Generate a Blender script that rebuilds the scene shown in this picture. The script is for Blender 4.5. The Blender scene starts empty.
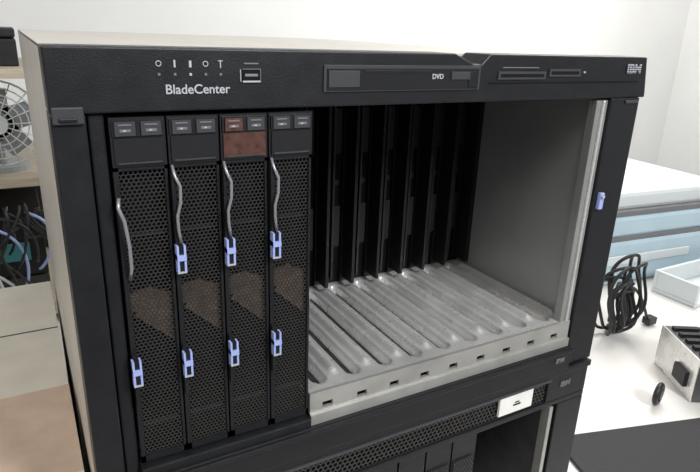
import bpy, bmesh, math, random
from mathutils import Vector, Matrix
random.seed(4)
T=1.36       # height of the chassis' top front edge above the room floor
BENCH=0.75
scn=bpy.context.scene
scn.view_settings.view_transform='Standard'

# ------------------------------------------------------------ materials
def mat(name,col,rough=.5,metal=0.0,noise=0.0,nscale=60,bump=0.0,bscale=300,spec=.5,emit=0,coat=0,stretch=None):
    m=bpy.data.materials.new(name); m.use_nodes=True
    nt=m.node_tree; b=nt.nodes['Principled BSDF']
    b.inputs['Base Color'].default_value=(*col,1)
    b.inputs['Roughness'].default_value=rough
    b.inputs['Metallic'].default_value=metal
    b.inputs['Specular IOR Level'].default_value=spec
    b.inputs['Coat Weight'].default_value=coat
    if emit:
        b.inputs['Emission Color'].default_value=(*col,1); b.inputs['Emission Strength'].default_value=emit
    tc=nt.nodes.new('ShaderNodeTexCoord'); mp=nt.nodes.new('ShaderNodeMapping')
    nt.links.new(tc.outputs['Object'],mp.inputs['Vector'])
    if stretch: mp.inputs['Scale'].default_value=stretch
    if noise:
        n=nt.nodes.new('ShaderNodeTexNoise'); n.inputs['Scale'].default_value=nscale; n.inputs['Detail'].default_value=6
        nt.links.new(mp.outputs[0],n.inputs['Vector'])
        r=nt.nodes.new('ShaderNodeValToRGB')
        r.color_ramp.elements[0].position=.3; r.color_ramp.elements[1].position=.7
        r.color_ramp.elements[0].color=(*[c*(1-noise) for c in col],1)
        r.color_ramp.elements[1].color=(*[min(1,c*(1+noise)) for c in col],1)
        nt.links.new(n.outputs['Fac'],r.inputs['Fac']); nt.links.new(r.outputs[0],b.inputs['Base Color'])
        mr=nt.nodes.new('ShaderNodeMapRange')
        mr.inputs['To Min'].default_value=max(.02,rough-.1); mr.inputs['To Max'].default_value=min(1,rough+.1)
        nt.links.new(n.outputs['Fac'],mr.inputs['Value']); nt.links.new(mr.outputs[0],b.inputs['Roughness'])
    if bump:
        n2=nt.nodes.new('ShaderNodeTexNoise'); n2.inputs['Scale'].default_value=bscale; n2.inputs['Detail'].default_value=3
        nt.links.new(mp.outputs[0],n2.inputs['Vector'])
        bp=nt.nodes.new('ShaderNodeBump'); bp.inputs['Strength'].default_value=bump; bp.inputs['Distance'].default_value=.001
        nt.links.new(n2.outputs['Fac'],bp.inputs['Height']); nt.links.new(bp.outputs[0],b.inputs['Normal'])
    return m
M_bez=mat('bezel_black_plastic',(.0105,.011,.013),.42,noise=.15,bump=.2,bscale=900,spec=.35)
M_bez2=mat('bezel_dark_grey',(.045,.046,.050),.42,spec=.4)
M_blk=mat('matt_black',(.004,.004,.005),.7,spec=.2)
M_gloss=mat('gloss_black',(.016,.016,.017),.2,coat=.35)
M_red=mat('label_brown_red',(.085,.038,.030),.3,noise=.3,nscale=200)
M_mesh=mat('perforated_black_steel',(.050,.048,.046),.33,metal=.3)
M_fin=mat('guide_black',(.008,.0068,.0062),.5,spec=.3)
M_sil=mat('galvanised_steel',(.80,.795,.775),.27,metal=.55,noise=.12,nscale=25,bump=.1,bscale=80)
M_chan=mat('channel_painted_shade',(.085,.085,.082),.35,metal=.6,noise=.2,nscale=40)  # shade of the open slots put into the colour of the channel bottoms
M_lip=mat('lip_steel',(.42,.415,.39),.4,metal=.5,noise=.14,nscale=30,bump=.1,bscale=80)
M_wallm=mat('inner_side_steel',(.36,.365,.355),.38,metal=.55,noise=.12,nscale=9,bump=.15,bscale=1200)
M_case=mat('chassis_side_steel',(.60,.575,.53),.5,metal=.3,noise=.08,nscale=20)
M_tan=mat('plate_tan',(.21,.150,.110),.5,metal=.3,noise=.35,nscale=150)
M_lev=mat('lever_grey',(.32,.33,.35),.28,metal=.5)
M_blue=mat('latch_lilac_blue',(.33,.40,.72),.4)
M_txt=mat('print_light_grey',(.42,.43,.46),.5)
M_dim=mat('print_dim_grey',(.15,.15,.16),.5)
M_white=mat('white_label',(.80,.79,.74),.6,noise=.04,nscale=80)
M_wall=mat('wall_paint',(.80,.80,.79),.8,noise=.03,nscale=3)
M_floor=mat('floor_vinyl',(.34,.33,.31),.5,noise=.1,nscale=8)
M_bench=mat('bench_laminate',(.70,.68,.65),.45,noise=.05,nscale=6)
M_card=mat('cardboard',(.66,.50,.39),.85,noise=.12,nscale=30)
M_cream=mat('cream_board',(.76,.72,.63),.75,noise=.06,nscale=20)
M_pale=mat('pale_blue_plastic',(.42,.55,.62),.4,noise=.05,nscale=10)
M_offw=mat('offwhite_plastic',(.62,.66,.67),.4)
M_cable=mat('black_cable',(.012,.012,.014),.45)
M_fing=mat('fan_grey',(.30,.32,.33),.45)
M_wood=mat('shelf_beige',(.46,.40,.31),.6,noise=.15,nscale=12,stretch=(1,8,8))
M_teal=mat('teal_plastic',(.05,.25,.28),.4)
M_mat=mat('rubber_mat',(.02,.02,.023),.7,bump=.3,bscale=400)
M_psu=mat('psu_grey',(.12,.12,.125),.4,metal=.6,noise=.2,nscale=40)

# ------------------------------------------------------------ mesh builder
class MB:
    def __init__(s,name,mats,loc=(0,0,0),parent=None,bevel=0,smooth=False):
        s.bm=bmesh.new(); s.name=name; s.mats=mats; s.loc=loc; s.parent=parent; s.bevel=bevel; s.smooth=smooth
    def mi(s,m): 
        if m not in s.mats: s.mats.append(m)
        return s.mats.index(m)
    def box(s,x0,x1,y0,y1,z0,z1,m,rot=None):
        c=[(x0,y0,z0),(x1,y0,z0),(x1,y1,z0),(x0,y1,z0),(x0,y0,z1),(x1,y0,z1),(x1,y1,z1),(x0,y1,z1)]
        if rot is not None:
            ctr=Vector(((x0+x1)/2,(y0+y1)/2,(z0+z1)/2)); c=[ctr+rot@(Vector(p)-ctr) for p in c]
        v=[s.bm.verts.new(p) for p in c]; i=s.mi(m)
        for f in [(0,3,2,1),(4,5,6,7),(0,1,5,4),(1,2,6,5),(2,3,7,6),(3,0,4,7)]:
            s.bm.faces.new([v[k] for k in f]).material_index=i
    def prism(s,pts,y0,y1,m):   # pts (x,z) outline in the front plane
        i=s.mi(m); a=[s.bm.verts.new((x,y0,z)) for x,z in pts]; b=[s.bm.verts.new((x,y1,z)) for x,z in pts]
        s.bm.faces.new(a).material_index=i; s.bm.faces.new(b[::-1]).material_index=i
        n=len(pts)
        for k in range(n):
            s.bm.faces.new([a[k],b[k],b[(k+1)%n],a[(k+1)%n]]).material_index=i
    def cyl(s,c,ax,r,h,m,n=20,r2=None):
        r2=r if r2 is None else r2
        q=Vector((0,0,1)).rotation_difference(Vector(ax).normalized()).to_matrix(); c=Vector(c); i=s.mi(m)
        a=[];b=[]
        for k in range(n):
            t=2*math.pi*k/n
            a.append(s.bm.verts.new(c+q@Vector((r*math.cos(t),r*math.sin(t),-h/2))))
            b.append(s.bm.verts.new(c+q@Vector((r2*math.cos(t),r2*math.sin(t),h/2))))
        s.bm.faces.new(a[::-1]).material_index=i; s.bm.faces.new(b).material_index=i
        for k in range(n):
            s.bm.faces.new([a[k],a[(k+1)%n],b[(k+1)%n],b[k]]).material_index=i
    def tube(s,pts,r,m,n=8,flat=1.0):
        i=s.mi(m); pts=[Vector(p) for p in pts]; rings=[]
        up=Vector((0,1,0.01))
        for k,p in enumerate(pts):
            d=(pts[min(k+1,len(pts)-1)]-pts[max(k-1,0)]).normalized()
            a=d.cross(up)
            if a.length<1e-4: a=d.cross(Vector((1,0,0)))
            a.normalize(); b=d.cross(a).normalized()
            rings.append([s.bm.verts.new(p+a*r*math.cos(2*math.pi*j/n)+b*r*flat*math.sin(2*math.pi*j/n)) for j in range(n)])
        for k in range(len(rings)-1):
            for j in range(n):
                f=s.bm.faces.new([rings[k][j],rings[k][(j+1)%n],rings[k+1][(j+1)%n],rings[k+1][j]]); f.material_index=i; f.smooth=True
        s.bm.faces.new(rings[0][::-1]).material_index=i; s.bm.faces.new(rings[-1]).material_index=i
    def torus(s,c,ax,R,r,m,n=36,k=10):
        q=Vector((0,0,1)).rotation_difference(Vector(ax).normalized()).to_matrix(); c=Vector(c); i=s.mi(m); rings=[]
        for a in range(n):
            t=2*math.pi*a/n
            rings.append([s.bm.verts.new(c+q@Vector(((R+r*math.cos(2*math.pi*j/k))*math.cos(t),(R+r*math.cos(2*math.pi*j/k))*math.sin(t),r*math.sin(2*math.pi*j/k)))) for j in range(k)])
        for a in range(n):
            for j in range(k):
                f=s.bm.faces.new([rings[a][j],rings[(a+1)%n][j],rings[(a+1)%n][(j+1)%k],rings[a][(j+1)%k]]); f.material_index=i; f.smooth=True
    def hexmesh(s,x0,x1,z0,z1,y,p,m,th=.0008,hole=.40):
        i=s.mi(m); rz=p*.866; R=p*.5774; h=p*hole*1.1547
        row=0; z=z0+R
        def cl(x,zz): return min(max(x,x0),x1),min(max(zz,z0),z1)
        while z<z1+R*.2:
            x=x0+(p/2 if row%2 else 0)
            while x<=x1+1e-6:
                o=[];n_=[];bk=[]
                for k in range(6):
                    t=math.pi/6+k*math.pi/3
                    ox,oz=cl(x+R*math.cos(t),z+R*math.sin(t)); hx,hz=cl(x+h*math.cos(t),z+h*math.sin(t))
                    o.append(s.bm.verts.new((ox,y,oz))); n_.append(s.bm.verts.new((hx,y,hz))); bk.append(s.bm.verts.new((hx,y+th,hz)))
                for k in range(6):
                    j=(k+1)%6
                    try:
                        s.bm.faces.new([o[k],n_[k],n_[j],o[j]]).material_index=i
                        s.bm.faces.new([n_[k],bk[k],bk[j],n_[j]]).material_index=i
                    except Exception: pass
                x+=p
            z+=rz; row+=1
    def done(s):
        me=bpy.data.meshes.new(s.name); s.bm.to_mesh(me); s.bm.free()
        for m in s.mats: me.materials.append(m)
        o=bpy.data.objects.new(s.name,me); bpy.context.collection.objects.link(o); o.location=s.loc
        if s.parent: o.parent=s.parent
        if s.bevel:
            b=o.modifiers.new('bevel','BEVEL'); b.width=s.bevel; b.segments=2; b.limit_method='ANGLE'; b.angle_limit=math.radians(40)
        return o
def empty(name,loc=(0,0,0)):
    e=bpy.data.objects.new(name,None); bpy.context.collection.objects.link(e); e.location=loc; e.empty_display_size=.05; return e
def text(name,s,x,z,size,m,parent,y=-.0006,sx=1.0,bold=0):
    c=bpy.data.curves.new(name,'FONT'); c.body=s; c.size=size; c.extrude=.0002; c.offset=bold; c.align_x='CENTER'; c.align_y='CENTER'
    c.materials.append(m)
    o=bpy.data.objects.new(name,c); bpy.context.collection.objects.link(o); o.parent=parent
    o.location=(x,y,z); o.rotation_euler=(math.pi/2,0,0); o.scale=(sx,1,1); return o

# ------------------------------------------------------------ chassis
W=.483; H=.305; DEP=.711; P=.0313; X0=.028; BACK=.182; FL=-.252
def chassis(parent,upper=True):
    # casing
    b=MB('casing',[],parent=parent)
    b.box(0.0015,.0035,.03,DEP,-H+.002,-.002,M_case)
    b.box(W-.0035,W-.0015,.03,DEP,-H+.002,-.002,M_case)
    b.box(0.0015,W-.0015,.03,DEP,-.003,-.001,M_case)
    b.box(0.0015,W-.0015,.03,DEP,-H+.001,-H+.003,M_case)
    b.box(.0035,W-.0035,DEP-.002,DEP,-H+.002,-.002,M_case)
    b.done()
    # bezel
    b=MB('bezel',[],parent=parent,bevel=.0012)
    b.prism([(0,-.035),(.489,-.035),(.4885,-.030),(W,-.001),(.4825,0),(.299,0),(.291,-.0075),(.284,-.0075),(.266,0),(0,0)],0,.03,M_bez)
    b.box(0,.0175,.0,.03,-H,-.0352,M_bez)
    b.box(.0185,.0270,.004,.03,-H,-.0352,M_bez)
    b.box(.4445,W,.0,.03,-H,-.0352,M_bez)
    b.box(.0272,.4443,-.006,.03,-H,-.2795,M_bez)
    b.box(.0272,.1532,-.005,.012,-.2795,-.2715,M_bez)
    b.box(.0272,.4443,-.009,-.006,-.2845,-.2805,M_bez)
    b.done()
    b=MB('bezel_latch_blocks',[],parent=parent,bevel=.0006)
    b.box(.001,.0165,-.003,.0,-.040,-.031,M_bez2)
    b.box(.004,.013,-.0045,-.003,-.0385,-.0365,M_bez)
    b.box(.462,.479,-.002,.0,-.040,-.037,M_bez2)
    b.done()
if True:
    ch=empty('blade_server_chassis',(0,0,T)); chassis(ch)
    # front controls on the top bar
    b=MB('front_controls',[],parent=ch)
    for k in range(5):
        x=.0575+k*.0088
        if k in (0,3):
            b.torus((x,-.0004,-.0085),(0,1,0),.0014,.0003,M_txt,16,6)
        elif k==1: b.box(x-.0005,x+.0005,-.0006,0,-.0105,-.0065,M_txt)
        elif k==2: b.box(x-.0007,x+.0007,-.0006,0,-.0105,-.0068,M_txt)
        else:
            b.box(x-.0014,x+.0014,-.0006,0,-.0070,-.0065,M_txt); b.box(x-.0003,x+.0003,-.0006,0,-.0108,-.0070,M_txt)
        b.box(x-.0007,x+.0007,-.0006,0,-.0150,-.0136,M_dim if k!=2 else M_txt)
    # usb port
    b.box(.1045,.1049,-.001,0,-.0185,-.0115,M_txt)
    b.box(.106,.117,-.001,0,-.0115,-.0111,M_dim); b.box(.106,.117,-.001,0,-.0190,-.0180,M_txt)
    b.box(.1170,.1174,-.001,0,-.0190,-.0111,M_dim); b.box(.106,.117,-.0007,0,-.0180,-.0115,M_blk)
    b.box(.1075,.1155,-.0009,0,-.0155,-.0140,M_lev)
    b.box(.107,.116,-.0007,0,-.0085,-.0077,M_dim)
    b.done()
    b=MB('optical_drive',[],parent=ch,bevel=.0004)
    b.box(.160,.290,-.0012,0,-.0255,-.0085,M_bez2)
    b.box(.162,.288,-.0018,-.0012,-.0245,-.0105,M_gloss)
    b.box(.190,.244,-.0022,-.0018,-.0135,-.0115,M_bez)
    b.box(.163,.186,-.0024,-.0018,-.0225,-.012,M_bez2)
    b.box(.262,.279,-.0028,-.0018,-.0180,-.0125,M_bez2)
    b.box(.2785,.287,-.0024,-.0018,-.0235,-.0125,M_bez)
    b.done()
    b=MB('media_slots',[],parent=ch,bevel=.0003)
    for x0,x1,dz in ((.308,.358,-.004),(.362,.398,-.002)):
        b.box(x0,x1,-.0012,0,-.0145+dz,-.0085+dz,M_bez2); b.box(x0+.002,x1-.002,-.0014,-.001,-.0128+dz,-.0102+dz,M_blk)
    b.box(.402,.4040,-.0012,0,-.0137,-.0123,M_txt)
    b.box(.300,.4745,-.0006,0,-.0215,-.0205,M_blk)
    b.box(.312,.350,-.0008,0,-.0100,-.0092,M_dim)
    b.done()
    text('maker_print','BladeCenter',.079,-.0228,.0074,M_txt,ch,sx=1.0,bold=.0001)
    text('drive_print','DVD',.250,-.0160,.0048,M_txt,ch,y=-.0022,bold=.0001)
    t=text('maker_logo','IBM',.4665,-.0105,.0105,M_txt,ch,sx=1.15,bold=.0004)
    b=MB('logo_stripes',[],parent=ch)
    for k in range(4): b.box(.455,.478,-.0012,-.0009,-.0136+k*.0019,-.0131+k*.0019,M_bez)
    b.done()
    text('lower_logo','IBM',.428,-.2915,.0075,M_dim,ch,y=-.0066,bold=.0003)
    # inner side wall and front flanges
    b=MB('inner_walls',[],parent=ch)
    b.box(.4395,.4425,.006,.30,-.262,-.037,M_wallm)
    b.box(.0275,.0285,.03,.30,-.262,-.037,M_blk)
    b.box(.0285,.4395,.03,.30,-.0385,-.037,M_blk)
    b.done()
    b=MB('side_flange',[],parent=ch,bevel=.0006)
    b.box(.4275,.4335,.001,.010,-.254,-.037,M_wallm)
    b.box(.4340,.4358,-.001,.010,-.254,-.037,M_sil)
    b.box(.4362,.4440,.003,.006,-.256,-.037,M_lip)
    b.done()
    b=MB('side_release_latch',[],parent=ch,bevel=.0008)
    b.box(.4480,.4535,-.004,0,-.137,-.121,M_blue); b.box(.4485,.4520,-.006,-.004,-.126,-.123,M_txt)
    b.done()
    # embossed floor
    bm=bmesh.new(); nx=14*22; ny=70; xs=[X0+P*14*i/nx for i in range(nx+1)]; ys=[.002+(BACK-.002)*j/ny for j in range(ny+1)]
    xs=[min(x,.4395) for x in xs if x>X0+4*P-.002]; nx=len(xs)-1
    def hh(x,y):
        u=((x-X0)/P)%1.0*P; dx=abs(u-P/2)
        ya,yb=.018,.168
        dy=0 if ya<y<yb else min(abs(y-ya),abs(y-yb))
        d=math.hypot(dx,dy); t=max(0,min(1,(d-.0042)/.0030)); s=t*t*(3-2*t)
        z=-.009*(1-s)
        # bead between the channels
        dx2=min(u,P-u); d2=math.hypot(dx2,0 if .022<y<.162 else min(abs(y-.022),abs(y-.162)))
        t2=max(0,min(1,d2/.0060)); z+=.004*(1-t2*t2*(3-2*t2))
        return z
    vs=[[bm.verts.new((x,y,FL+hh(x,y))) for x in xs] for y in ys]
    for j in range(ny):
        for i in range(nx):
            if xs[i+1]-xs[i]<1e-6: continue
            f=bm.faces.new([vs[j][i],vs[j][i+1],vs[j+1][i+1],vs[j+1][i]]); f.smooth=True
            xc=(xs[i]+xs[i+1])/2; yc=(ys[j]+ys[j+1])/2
            if abs(((xc-X0)/P)%1.0*P-P/2)<.0046 and .018<yc<.168: f.material_index=1  # channel bottoms get the painted slot shade
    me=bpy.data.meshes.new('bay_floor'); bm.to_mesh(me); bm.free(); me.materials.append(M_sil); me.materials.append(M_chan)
    o=bpy.data.objects.new('bay_floor',me); bpy.context.collection.objects.link(o); o.parent=ch
    # front lip with slots
    b=MB('front_lip',[],parent=ch)
    za,zb,zc,zd=-.252,-.2620,-.2670,-.279
    XL=X0+4*P+.0004
    b.box(XL,.4395,-.001,.002,zb,za,M_lip); b.box(XL,.4395,-.0035,-.001,zd,zc-.003,M_lip)
    b.box(XL,.4395,-.001,.002,zc-.003,zc,M_lip)
    edges=[XL]
    for k in range(4,13):
        xc=X0+P*(k+.5); edges+= [xc-.0045,xc+.0045]
    edges.append(.4395)
    for k in range(0,len(edges),2):
        b.box(edges[k],edges[k+1],-.001,.002,zc,zb,M_lip)
    b.box(X0,.4395,.004,.006,-.28,-.2635,M_blk)
    b.done()
    # back plane with guide fins
    b=MB('midplane',[],parent=ch)
    b.box(X0,.4395,BACK,BACK+.003,-.26,-.0385,M_blk)
    for k in range(15):
        x=min(X0+P*k,.4375); b.box(x-.0016,x+.0016,BACK-.026,BACK,-.245,-.0385,M_fin)
        b.box(x-.004,x+.004,BACK-.004,BACK,-.250,-.0385,M_fin)
    for k in range(14):
        xc=X0+P*(k+.5)
        b.box(xc-.005,xc+.005,BACK-.012,BACK,-.105,-.060,M_fin)
        b.box(xc-.005,xc+.005,BACK-.012,BACK,-.205,-.160,M_fin)
        b.box(xc-.007,xc-.005,BACK-.018,BACK,-.240,-.045,M_bez)
        b.cyl((xc,BACK-.006,-.135),(0,1,0),.003,.012,M_bez,10)
    b.done()

# ------------------------------------------------------------ blades
def tab(b,x,z):
    w=.0028
    b.box(x-w,x-w+.0013,-.0070,-.002,z-.0085,z+.0085,M_blue); b.box(x+w-.0013,x+w,-.0070,-.002,z-.0085,z+.0085,M_blue)
    b.box(x-w,x+w,-.0078,-.002,z-.001,z+.0025,M_blue)
    b.box(x-w+.0012,x+w-.0012,-.0060,-.002,z-.0085,z+.0085,M_bez)
    b.box(x-w,x+w,-.0070,-.002,z-.0095,z-.0085,M_txt)
def blade(i):
    x0=X0+P*i+.0006; x1=X0+P*(i+1)-.0006; w=x1-x0
    zt=-.0375; zb=-.270; zc=-.0655
    b=MB('blade_server',[],loc=(0,0,T))
    # body tray behind the face
    b.box(x0+.0005,x0+.0015,.006,.155,-.2485,-.0395,M_mesh); b.box(x1-.0015,x1-.0005,.006,.155,-.2485,-.0395,M_blk)
    b.box(x0+.0015,x1-.0015,.030,.155,-.2485,-.0395,M_blk)
    # face frame
    b.box(x0,x0+.0028,.001,.008,zb,zc,M_bez); b.box(x1-.0016,x1,.001,.008,zb,zc,M_bez)
    b.box(x0,x1,.001,.008,zb,zb+.005,M_bez); b.box(x0,x1,.001,.008,zc-.0025,zc,M_bez)
    # cap with controls
    b.box(x0,x1,0,.012,zc,zt,M_gloss)
    b.box(x0+.001,x1-.001,-.0012,0,zt-.0105,zt-.0015,M_bez)
    for xc in (x0+.008,x1-.008):
        b.box(xc-.0055,xc+.0055,-.0022,-.0012,zt-.0100,zt-.0022,M_bez2)
        b.box(xc-.0035,xc+.0035,-.0025,-.0022,zt-.0042,zt-.0034,M_dim)
        b.box(xc-.0030,xc+.0030,-.0026,-.0022,zt-.0078,zt-.0062,M_dim)
        b.box(xc-.0012,xc+.0004,-.0028,-.0022,zt-.0074,zt-.0066,M_txt)
    pm=M_red if i==2 else M_gloss
    b.box(x0+.0015,x1-.0015,-.0014,0,zc+.0015,zt-.0115,pm)
    if i==2: b.box(x0+.0025,x0+.0135,-.0024,-.0013,zt-.0100,zt-.0022,M_red)
    b.box(x0+.003,x1-.003,-.002,-.0014,zc+.002,zc+.0028,M_bez2)
    # honeycomb face
    b.hexmesh(x0+.0028,x1-.0016,zb+.005,zc-.0025,.0022,.0027,M_mesh)
    # black backing, tan plates and grey bars behind the holes
    b.box(x0+.0028,x1-.0016,.0105,.012,zb+.005,zc-.003,M_blk)
    a=x0+.003; e=x1-.002
    b.prism([(a+.002,-.162),(e,-.184),(e,-.150),(a+.014,-.146)],.0060,.0090,M_tan)
    b.prism([(a,-.146),(a,-.160),(e-.010,-.152),(e-.012,-.143)],.0050,.0058,M_tan)
    b.box(a+.001,e-.001,.0062,.009,-.245,-.243,M_bez2); b.box(a+.001,e-.001,.0062,.009,-.11,-.108,M_bez2)
    # ejector lever
    lx=x0+.0012
    if i==0:
        pts=[(lx,-.0015,-.083),(lx-.001,-.004,-.088),(lx+.0015,-.005,-.096),(lx+.003,-.005,-.111),(lx+.0032,-.004,-.126),(lx+.0022,-.001,-.134)]
        b.tube(pts,.0011,M_lev)
    else:
        pts=[(lx,-.0005,-.066),(lx+.0006,-.004,-.072),(lx+.003,-.0052,-.078),(lx+.0028,-.0052,-.088),(lx+.0004,-.0055,-.096),(lx+.0005,-.0052,-.104),(lx+.0018,-.0045,-.114)]
        b.tube(pts,.0010,M_lev)
        b.box(lx-.0012,lx+.0012,-.003,.001,-.122,-.070,M_bez)
        tab(b,lx+.0010,-.1235)
    tab(b,lx+(.0010 if i else .0005),-.1975 if i else -.196)
    b.box(lx-.0012,lx+.0014,-.003,.001,-.222,-.185,M_bez)
    return b.done()
for i in range(4): blade(i)

# ------------------------------------------------------------ lower chassis
lo=empty('server_chassis',(0,0,T-.3055))
b=MB('casing',[],parent=lo)
b.box(0.0015,.0035,.03,DEP,-H+.002,-.002,M_case); b.box(W-.0035,W-.0015,.03,DEP,-H+.002,-.002,M_case)
b.box(0.0035,W-.0035,.03,DEP,-.003,-.001,M_case); b.box(0.0015,W-.0015,.03,DEP,-.3045,-.303,M_case)
b.box(.0035,W-.0035,DEP-.002,DEP,-H+.002,-.002,M_case); b.done()
b=MB('bezel',[],parent=lo,bevel=.001)
b.box(0,W,-.003,.03,-.008,-.001,M_bez); b.box(0,W,0,.03,-.046,-.0395,M_bez)
b.box(0,.03,0,.03,-.0395,-.008,M_bez); b.box(.425,W,0,.03,-.0395,-.008,M_bez)
b.box(0,.0270,0,.03,-.3045,-.046,M_bez); b.box(.4445,W,0,.03,-.3045,-.046,M_bez); b.box(.027,.4445,0,.03,-.3045,-.28,M_bez)
b.box(.03,.425,-.004,0,-.012,-.009,M_bez2)
b.done()
b=MB('vent_grille',[],parent=lo)
b.hexmesh(.03,.425,-.0395,-.012,.002,.0046,M_mesh,hole=.38); b.box(.03,.425,.010,.012,-.0395,-.008,M_blk)
b.done()
b=MB('asset_label',[],parent=lo,bevel=.0004)
b.box(.358,.402,-.0016,.001,-.034,-.0135,M_white); b.box(.376,.386,-.0018,-.0016,-.0265,-.0245,M_blk); b.box(.378,.384,-.0018,-.0016,-.0235,-.022,M_blk); b.done()
text('lower_maker_logo','IBM',.450,-.022,.009,M_dim,lo,bold=.0003)
b=MB('bay_contents',[],parent=lo)
b.box(.0275,.4445,.16,.163,-.28,-.046,M_blk)
for k in range(10):
    x0=X0+P*k; b.box(x0+.001,x0+P-.001,.006,.02,-.275,-.05,M_bez)
    b.hexmesh(x0+.003,x0+P-.003,-.27,-.075,.0045,.0032,M_mesh)
b.box(.4335,.4385,.0,.010,-.275,-.048,M_lip); b.box(.4395,.4425,.006,.16,-.275,-.048,M_psu)
b.done()

# ------------------------------------------------------------ room shell
def slab(name,x0,x1,y0,y1,z0,z1,m):
    b=MB(name,[]); b.box(x0,x1,y0,y1,z0,z1,m); return b.done()
slab('floor',-2,3.6,-2.6,2.0,-.05,0,M_floor)
slab('wall_back',-2,3.6,1.9,2.0,0,2.7,M_wall)
slab('wall_right',3.5,3.6,-2.6,1.9,0,2.7,M_wall)
slab('wall_left',-2.1,-2,-2.6,2.0,0,2.7,M_wall)
slab('ceiling',-2.1,3.6,-2.6,2.0,2.7,2.75,M_wall)
slab('baseboard_back',-2,3.5,1.885,1.9,0,.1,M_offw)

# lab bench
b=MB('lab_bench',[],bevel=.003)
b.box(-1.2,2.7,-.24,1.5,.71,BENCH-.0005,M_bench)
for x in (-1.1,.7,2.6):
    for y in (-.15,1.4): b.box(x-.03,x+.03,y-.03,y+.03,0,.71,M_lev)
b.box(-1.1,2.6,1.38,1.42,.3,.36,M_lev); b.done()

# ------------------------------------------------------------ right side equipment
pr=empty('laser_printer',(1.42,.76,BENCH)); pr.rotation_euler=(0,0,math.radians(-6))
b=MB('body',[],parent=pr,bevel=.012)
b.box(-.30,.36,-.20,.2,0,.125,M_pale); b.box(-.29,.36,-.19,.2,.128,.19,M_pale); b.box(-.27,.36,-.17,.2,.20,.25,M_offw); b.done()
b=MB('trim',[],parent=pr,bevel=.003)
b.box(-.28,.35,-.195,.18,.118,.134,M_dim); b.box(-.2,.2,-.206,-.20,.06,.085,M_offw); b.box(-.25,.34,-.185,.18,.188,.203,M_dim)
b.box(-.29,-.05,-.204,-.2,.015,.019,M_bez2); b.done()
# cable tangle
b=MB('cable_bundle',[],loc=(1.105,.375,BENCH))
for k in range(11):
    rx=random.uniform(.030,.055); rz=random.uniform(.05,.085); cx=random.uniform(-.04,.025); cz=rz+.006+random.uniform(0,.02); cy=random.uniform(-.012,.02)
    tw=random.uniform(-.6,.6); ph=random.uniform(0,6); pts=[]
    for j in range(40):
        t=2*math.pi*j/38+ph; x=rx*math.cos(t); pts.append((cx+x*math.cos(tw),cy+x*math.sin(tw)+.008*math.sin(3*t),cz+rz*math.sin(t)))
    b.tube(pts,.0036,M_cable,7)
for (a,c) in (((-.02,0,.12),(.10,.0,.012)),((-.03,.02,.15),(-.10,.06,.006))):
    pts=[(a[0]+(c[0]-a[0])*t,a[1]+(c[1]-a[1])*t,a[2]+(c[2]-a[2])*t+.03*math.sin(math.pi*t)) for t in [q/14 for q in range(15)]]
    b.tube(pts,.0034,M_cable,7)
b.box(.095,.12,-.01,.01,.004,.02,M_cable)
b.done()
# power supply
ps=empty('power_supply_unit',(1.095,.165,BENCH)); ps.rotation_euler=(0,0,math.radians(-30))
b=MB('shell',[],parent=ps,bevel=.002)
b.box(-.07,.16,-.07,.07,0,.085,M_psu); b.box(-.07,.16,-.073,-.07,.005,.080,M_psu); b.box(-.072,-.069,-.07,.07,.0,.087,M_sil); b.box(-.07,.16,-.072,-.066,.082,.087,M_sil); b.done()
b=MB('fittings',[],parent=ps)
for k in range(7):
    for j in range(3): b.cyl((-.045+k*.022,-.0735,.022+j*.020),(0,1,0),.007,.002,M_blk,10)
b.box(-.080,-.072,-.05,-.01,.02,.05,M_bez); b.torus((.06,0,.087),(0,0,1),.042,.003,M_lip)
for k in range(5): b.box(-.060,-.010,-.055+k*.025,-.044+k*.025,.085,.092,M_bez)
b.cyl((.06,0,.087),(0,0,1),.014,.004,M_blk)
for r in (.022,.032): b.torus((.06,0,.088),(0,0,1),r,.0012,M_lip)
b.done()
b=MB('cable_spool',[],loc=(.935,.165,BENCH)); b.torus((0,0,.022),(.3,-1,.0),.017,.005,M_cable); b.cyl((0,0,.022),(.3,-1,0),.009,.012,M_bez2); b.done()
b=MB('document_tray',[],loc=(1.52,.42,BENCH),bevel=.002)
b.box(-.12,.18,-.04,.08,0,.01,M_offw); b.box(-.12,.18,.07,.08,.01,.06,M_offw); b.box(-.12,-.11,-.04,.07,.01,.06,M_offw); b.box(.17,.18,-.04,.07,.01,.06,M_offw); b.done()
b=MB('rubber_mat',[],loc=(.965,-.005,BENCH),bevel=.002); b.box(-.32,.32,-.10,.10,0,.006,M_mat,rot=Matrix.Rotation(math.radians(-16),3,'Z')); b.done()

# ------------------------------------------------------------ left side
sh=empty('storage_shelf',(0,0,0))
b=MB('frame',[],parent=sh)
for x in (-.95,.055):
    for y in (.98,1.36): b.box(x-.012,x+.012,y-.012,y+.012,BENCH,T-.075,M_psu)
for z in (T-.285,T-.075): b.box(-.97,.07,.96,1.38,z-.018,z,M_wood)
b.box(-.97,.07,1.372,1.378,BENCH,T-.30,M_bez2)
b.box(-.97,.07,.96,1.38,BENCH+.02,BENCH+.035,M_wood); b.done()
b=MB('instrument_case',[],loc=(-.20,1.15,T-.075),bevel=.006)
b.box(-.25,.200,-.12,.12,.0,.052,M_bez); b.box(-.25,.200,-.12,.12,.055,.072,M_bez); b.box(-.08,.08,-.135,-.125,.02,.03,M_bez2)
for x in (-.08,.07): b.box(x,x+.01,-.135,-.12,.02,.03,M_bez2)
for x in (-.18,.15): b.box(x,x+.02,-.126,-.12,.04,.062,M_lev)
b.done()
fn=empty('desk_fan',(-.055,1.04,T-.285))
b=MB('cage',[],parent=fn)
c=(0,0,.097)
for r in (.086,.072,.058,.044,.03): b.torus(c,(0,1,0),r,.0020 if r>.08 else .0014,M_offw,32,6)
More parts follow.
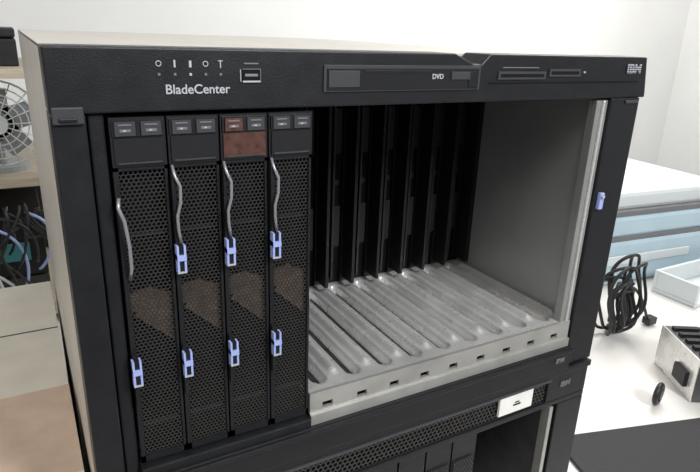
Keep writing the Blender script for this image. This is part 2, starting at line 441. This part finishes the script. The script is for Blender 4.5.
for k in range(16):
    t=math.pi*2*k/16; b.tube([(0,-.01,.097),(.086*math.cos(t),0,.097+.086*math.sin(t))],.0012,M_offw,5)
b.cyl((0,-.01,.097),(0,1,0),.020,.012,M_offw); b.cyl((0,.035,.097),(0,1,0),.03,.05,M_fing); b.done()
b=MB('blades_and_stand',[],parent=fn)
for k in range(5):
    t=2*math.pi*k/5
    b.box(.045*math.cos(t+1.57)-.024,.045*math.cos(t+1.57)+.024,.010,.012,.097+.045*math.sin(t+1.57)-.024,.097+.045*math.sin(t+1.57)+.024,M_fing,rot=Matrix.Rotation(-t,3,'Y'))
b.cyl((0,.03,.05),(0,0,1),.008,.09,M_fing); b.cyl((0,.02,.006),(0,0,1),.05,.012,M_fing); b.done()
b=MB('network_switch',[],loc=(-.22,1.05,BENCH+.035),bevel=.002)
b.box(-.2,.22,-.04,.2,0,.06,M_bez2)
for k in range(10): b.box(-.19+k*.04,-.165+k*.04,-.042,-.039,.02,.045,M_blk)
b.box(-.2,.22,-.04,.2,.065,.20,M_bez); b.box(.10,.19,-.045,-.04,.10,.14,M_teal); b.done()
b=MB('wire_bundle',[],loc=(-.10,.93,BENCH+.0))
for k in range(26):
    x=random.uniform(-.14,.1); pts=[]
    a=random.uniform(.2,1.0); s=random.uniform(-.1,.1)
    for j in range(16):
        t=j/15; pts.append((x+s*t+.02*math.sin(5*t+k),random.uniform(-.003,.003)-.02*math.sin(math.pi*t),.27-.25*t*a+.012*math.sin(7*t+k)))
    b.tube(pts,.0030,[M_cable,M_cable,M_offw,M_cable,M_cable,M_blue,M_cable][k%7],6)
b.done()
b=MB('cream_box',[],bevel=.002); b.box(-.42,-.004,.33,.68,BENCH,T-.40,M_cream); b.box(-.42,-.004,.50,.503,T-.4,T-.3995,M_bez2); b.done()
b=MB('cardboard_box',[],bevel=.0015)
b.box(-.45,-.004,-.02,.30,BENCH,T-.375,M_card); b.box(-.45,-.004,.135,.145,T-.375,T-.3745,M_cream)
b.box(-.46,-.45,-.02,.30,T-.42,T-.365,M_card); b.done()

# ------------------------------------------------------------ lights
def area(name,loc,tgt,size,power,col=(1,1,1)):
    l=bpy.data.lights.new(name,'AREA'); l.size=size; l.energy=power; l.color=col
    o=bpy.data.objects.new(name,l); bpy.context.collection.objects.link(o); o.location=loc
    o.rotation_euler=(Vector(tgt)-Vector(loc)).to_track_quat('-Z','Y').to_euler(); return o
area('ceiling_light',(2.0,.9,2.62),(2.0,1.0,0),1.1,42,(1,.99,.96))
area('ceiling_light_b',(-.8,-.9,2.62),(.0,.1,1.1),.9,18,(1,.98,.95))
area('front_fill_light',(.70,-1.5,2.3),(.35,.1,1.1),.5,38,(.97,.98,1))  # added fill lamp behind the camera, brightens the open bay
w=bpy.data.worlds.new('world'); scn.world=w; w.use_nodes=True
w.node_tree.nodes['Background'].inputs[0].default_value=(.9,.93,1,1); w.node_tree.nodes['Background'].inputs[1].default_value=.24

# ------------------------------------------------------------ camera
cam=bpy.data.cameras.new('camera'); co=bpy.data.objects.new('camera',cam); bpy.context.collection.objects.link(co)
cam.lens=30.05; cam.sensor_width=36; cam.clip_start=.01
Xv=Vector((.8738,-.1307,.4684));Dv=Vector((-.0348,.9439,.3283));Yv=Vector((-.4850,-.3032,.8203))
r=Vector((Xv.x,Yv.x,-Dv.x)).normalized(); bk=-Vector((Xv.z,Yv.z,-Dv.z)).normalized(); u=bk.cross(r).normalized()
Mx=Matrix((r,u,bk)).transposed().to_4x4(); Mx.translation=Vector((-.0139,-.3468,.0113+T)); co.matrix_world=Mx
scn.camera=co
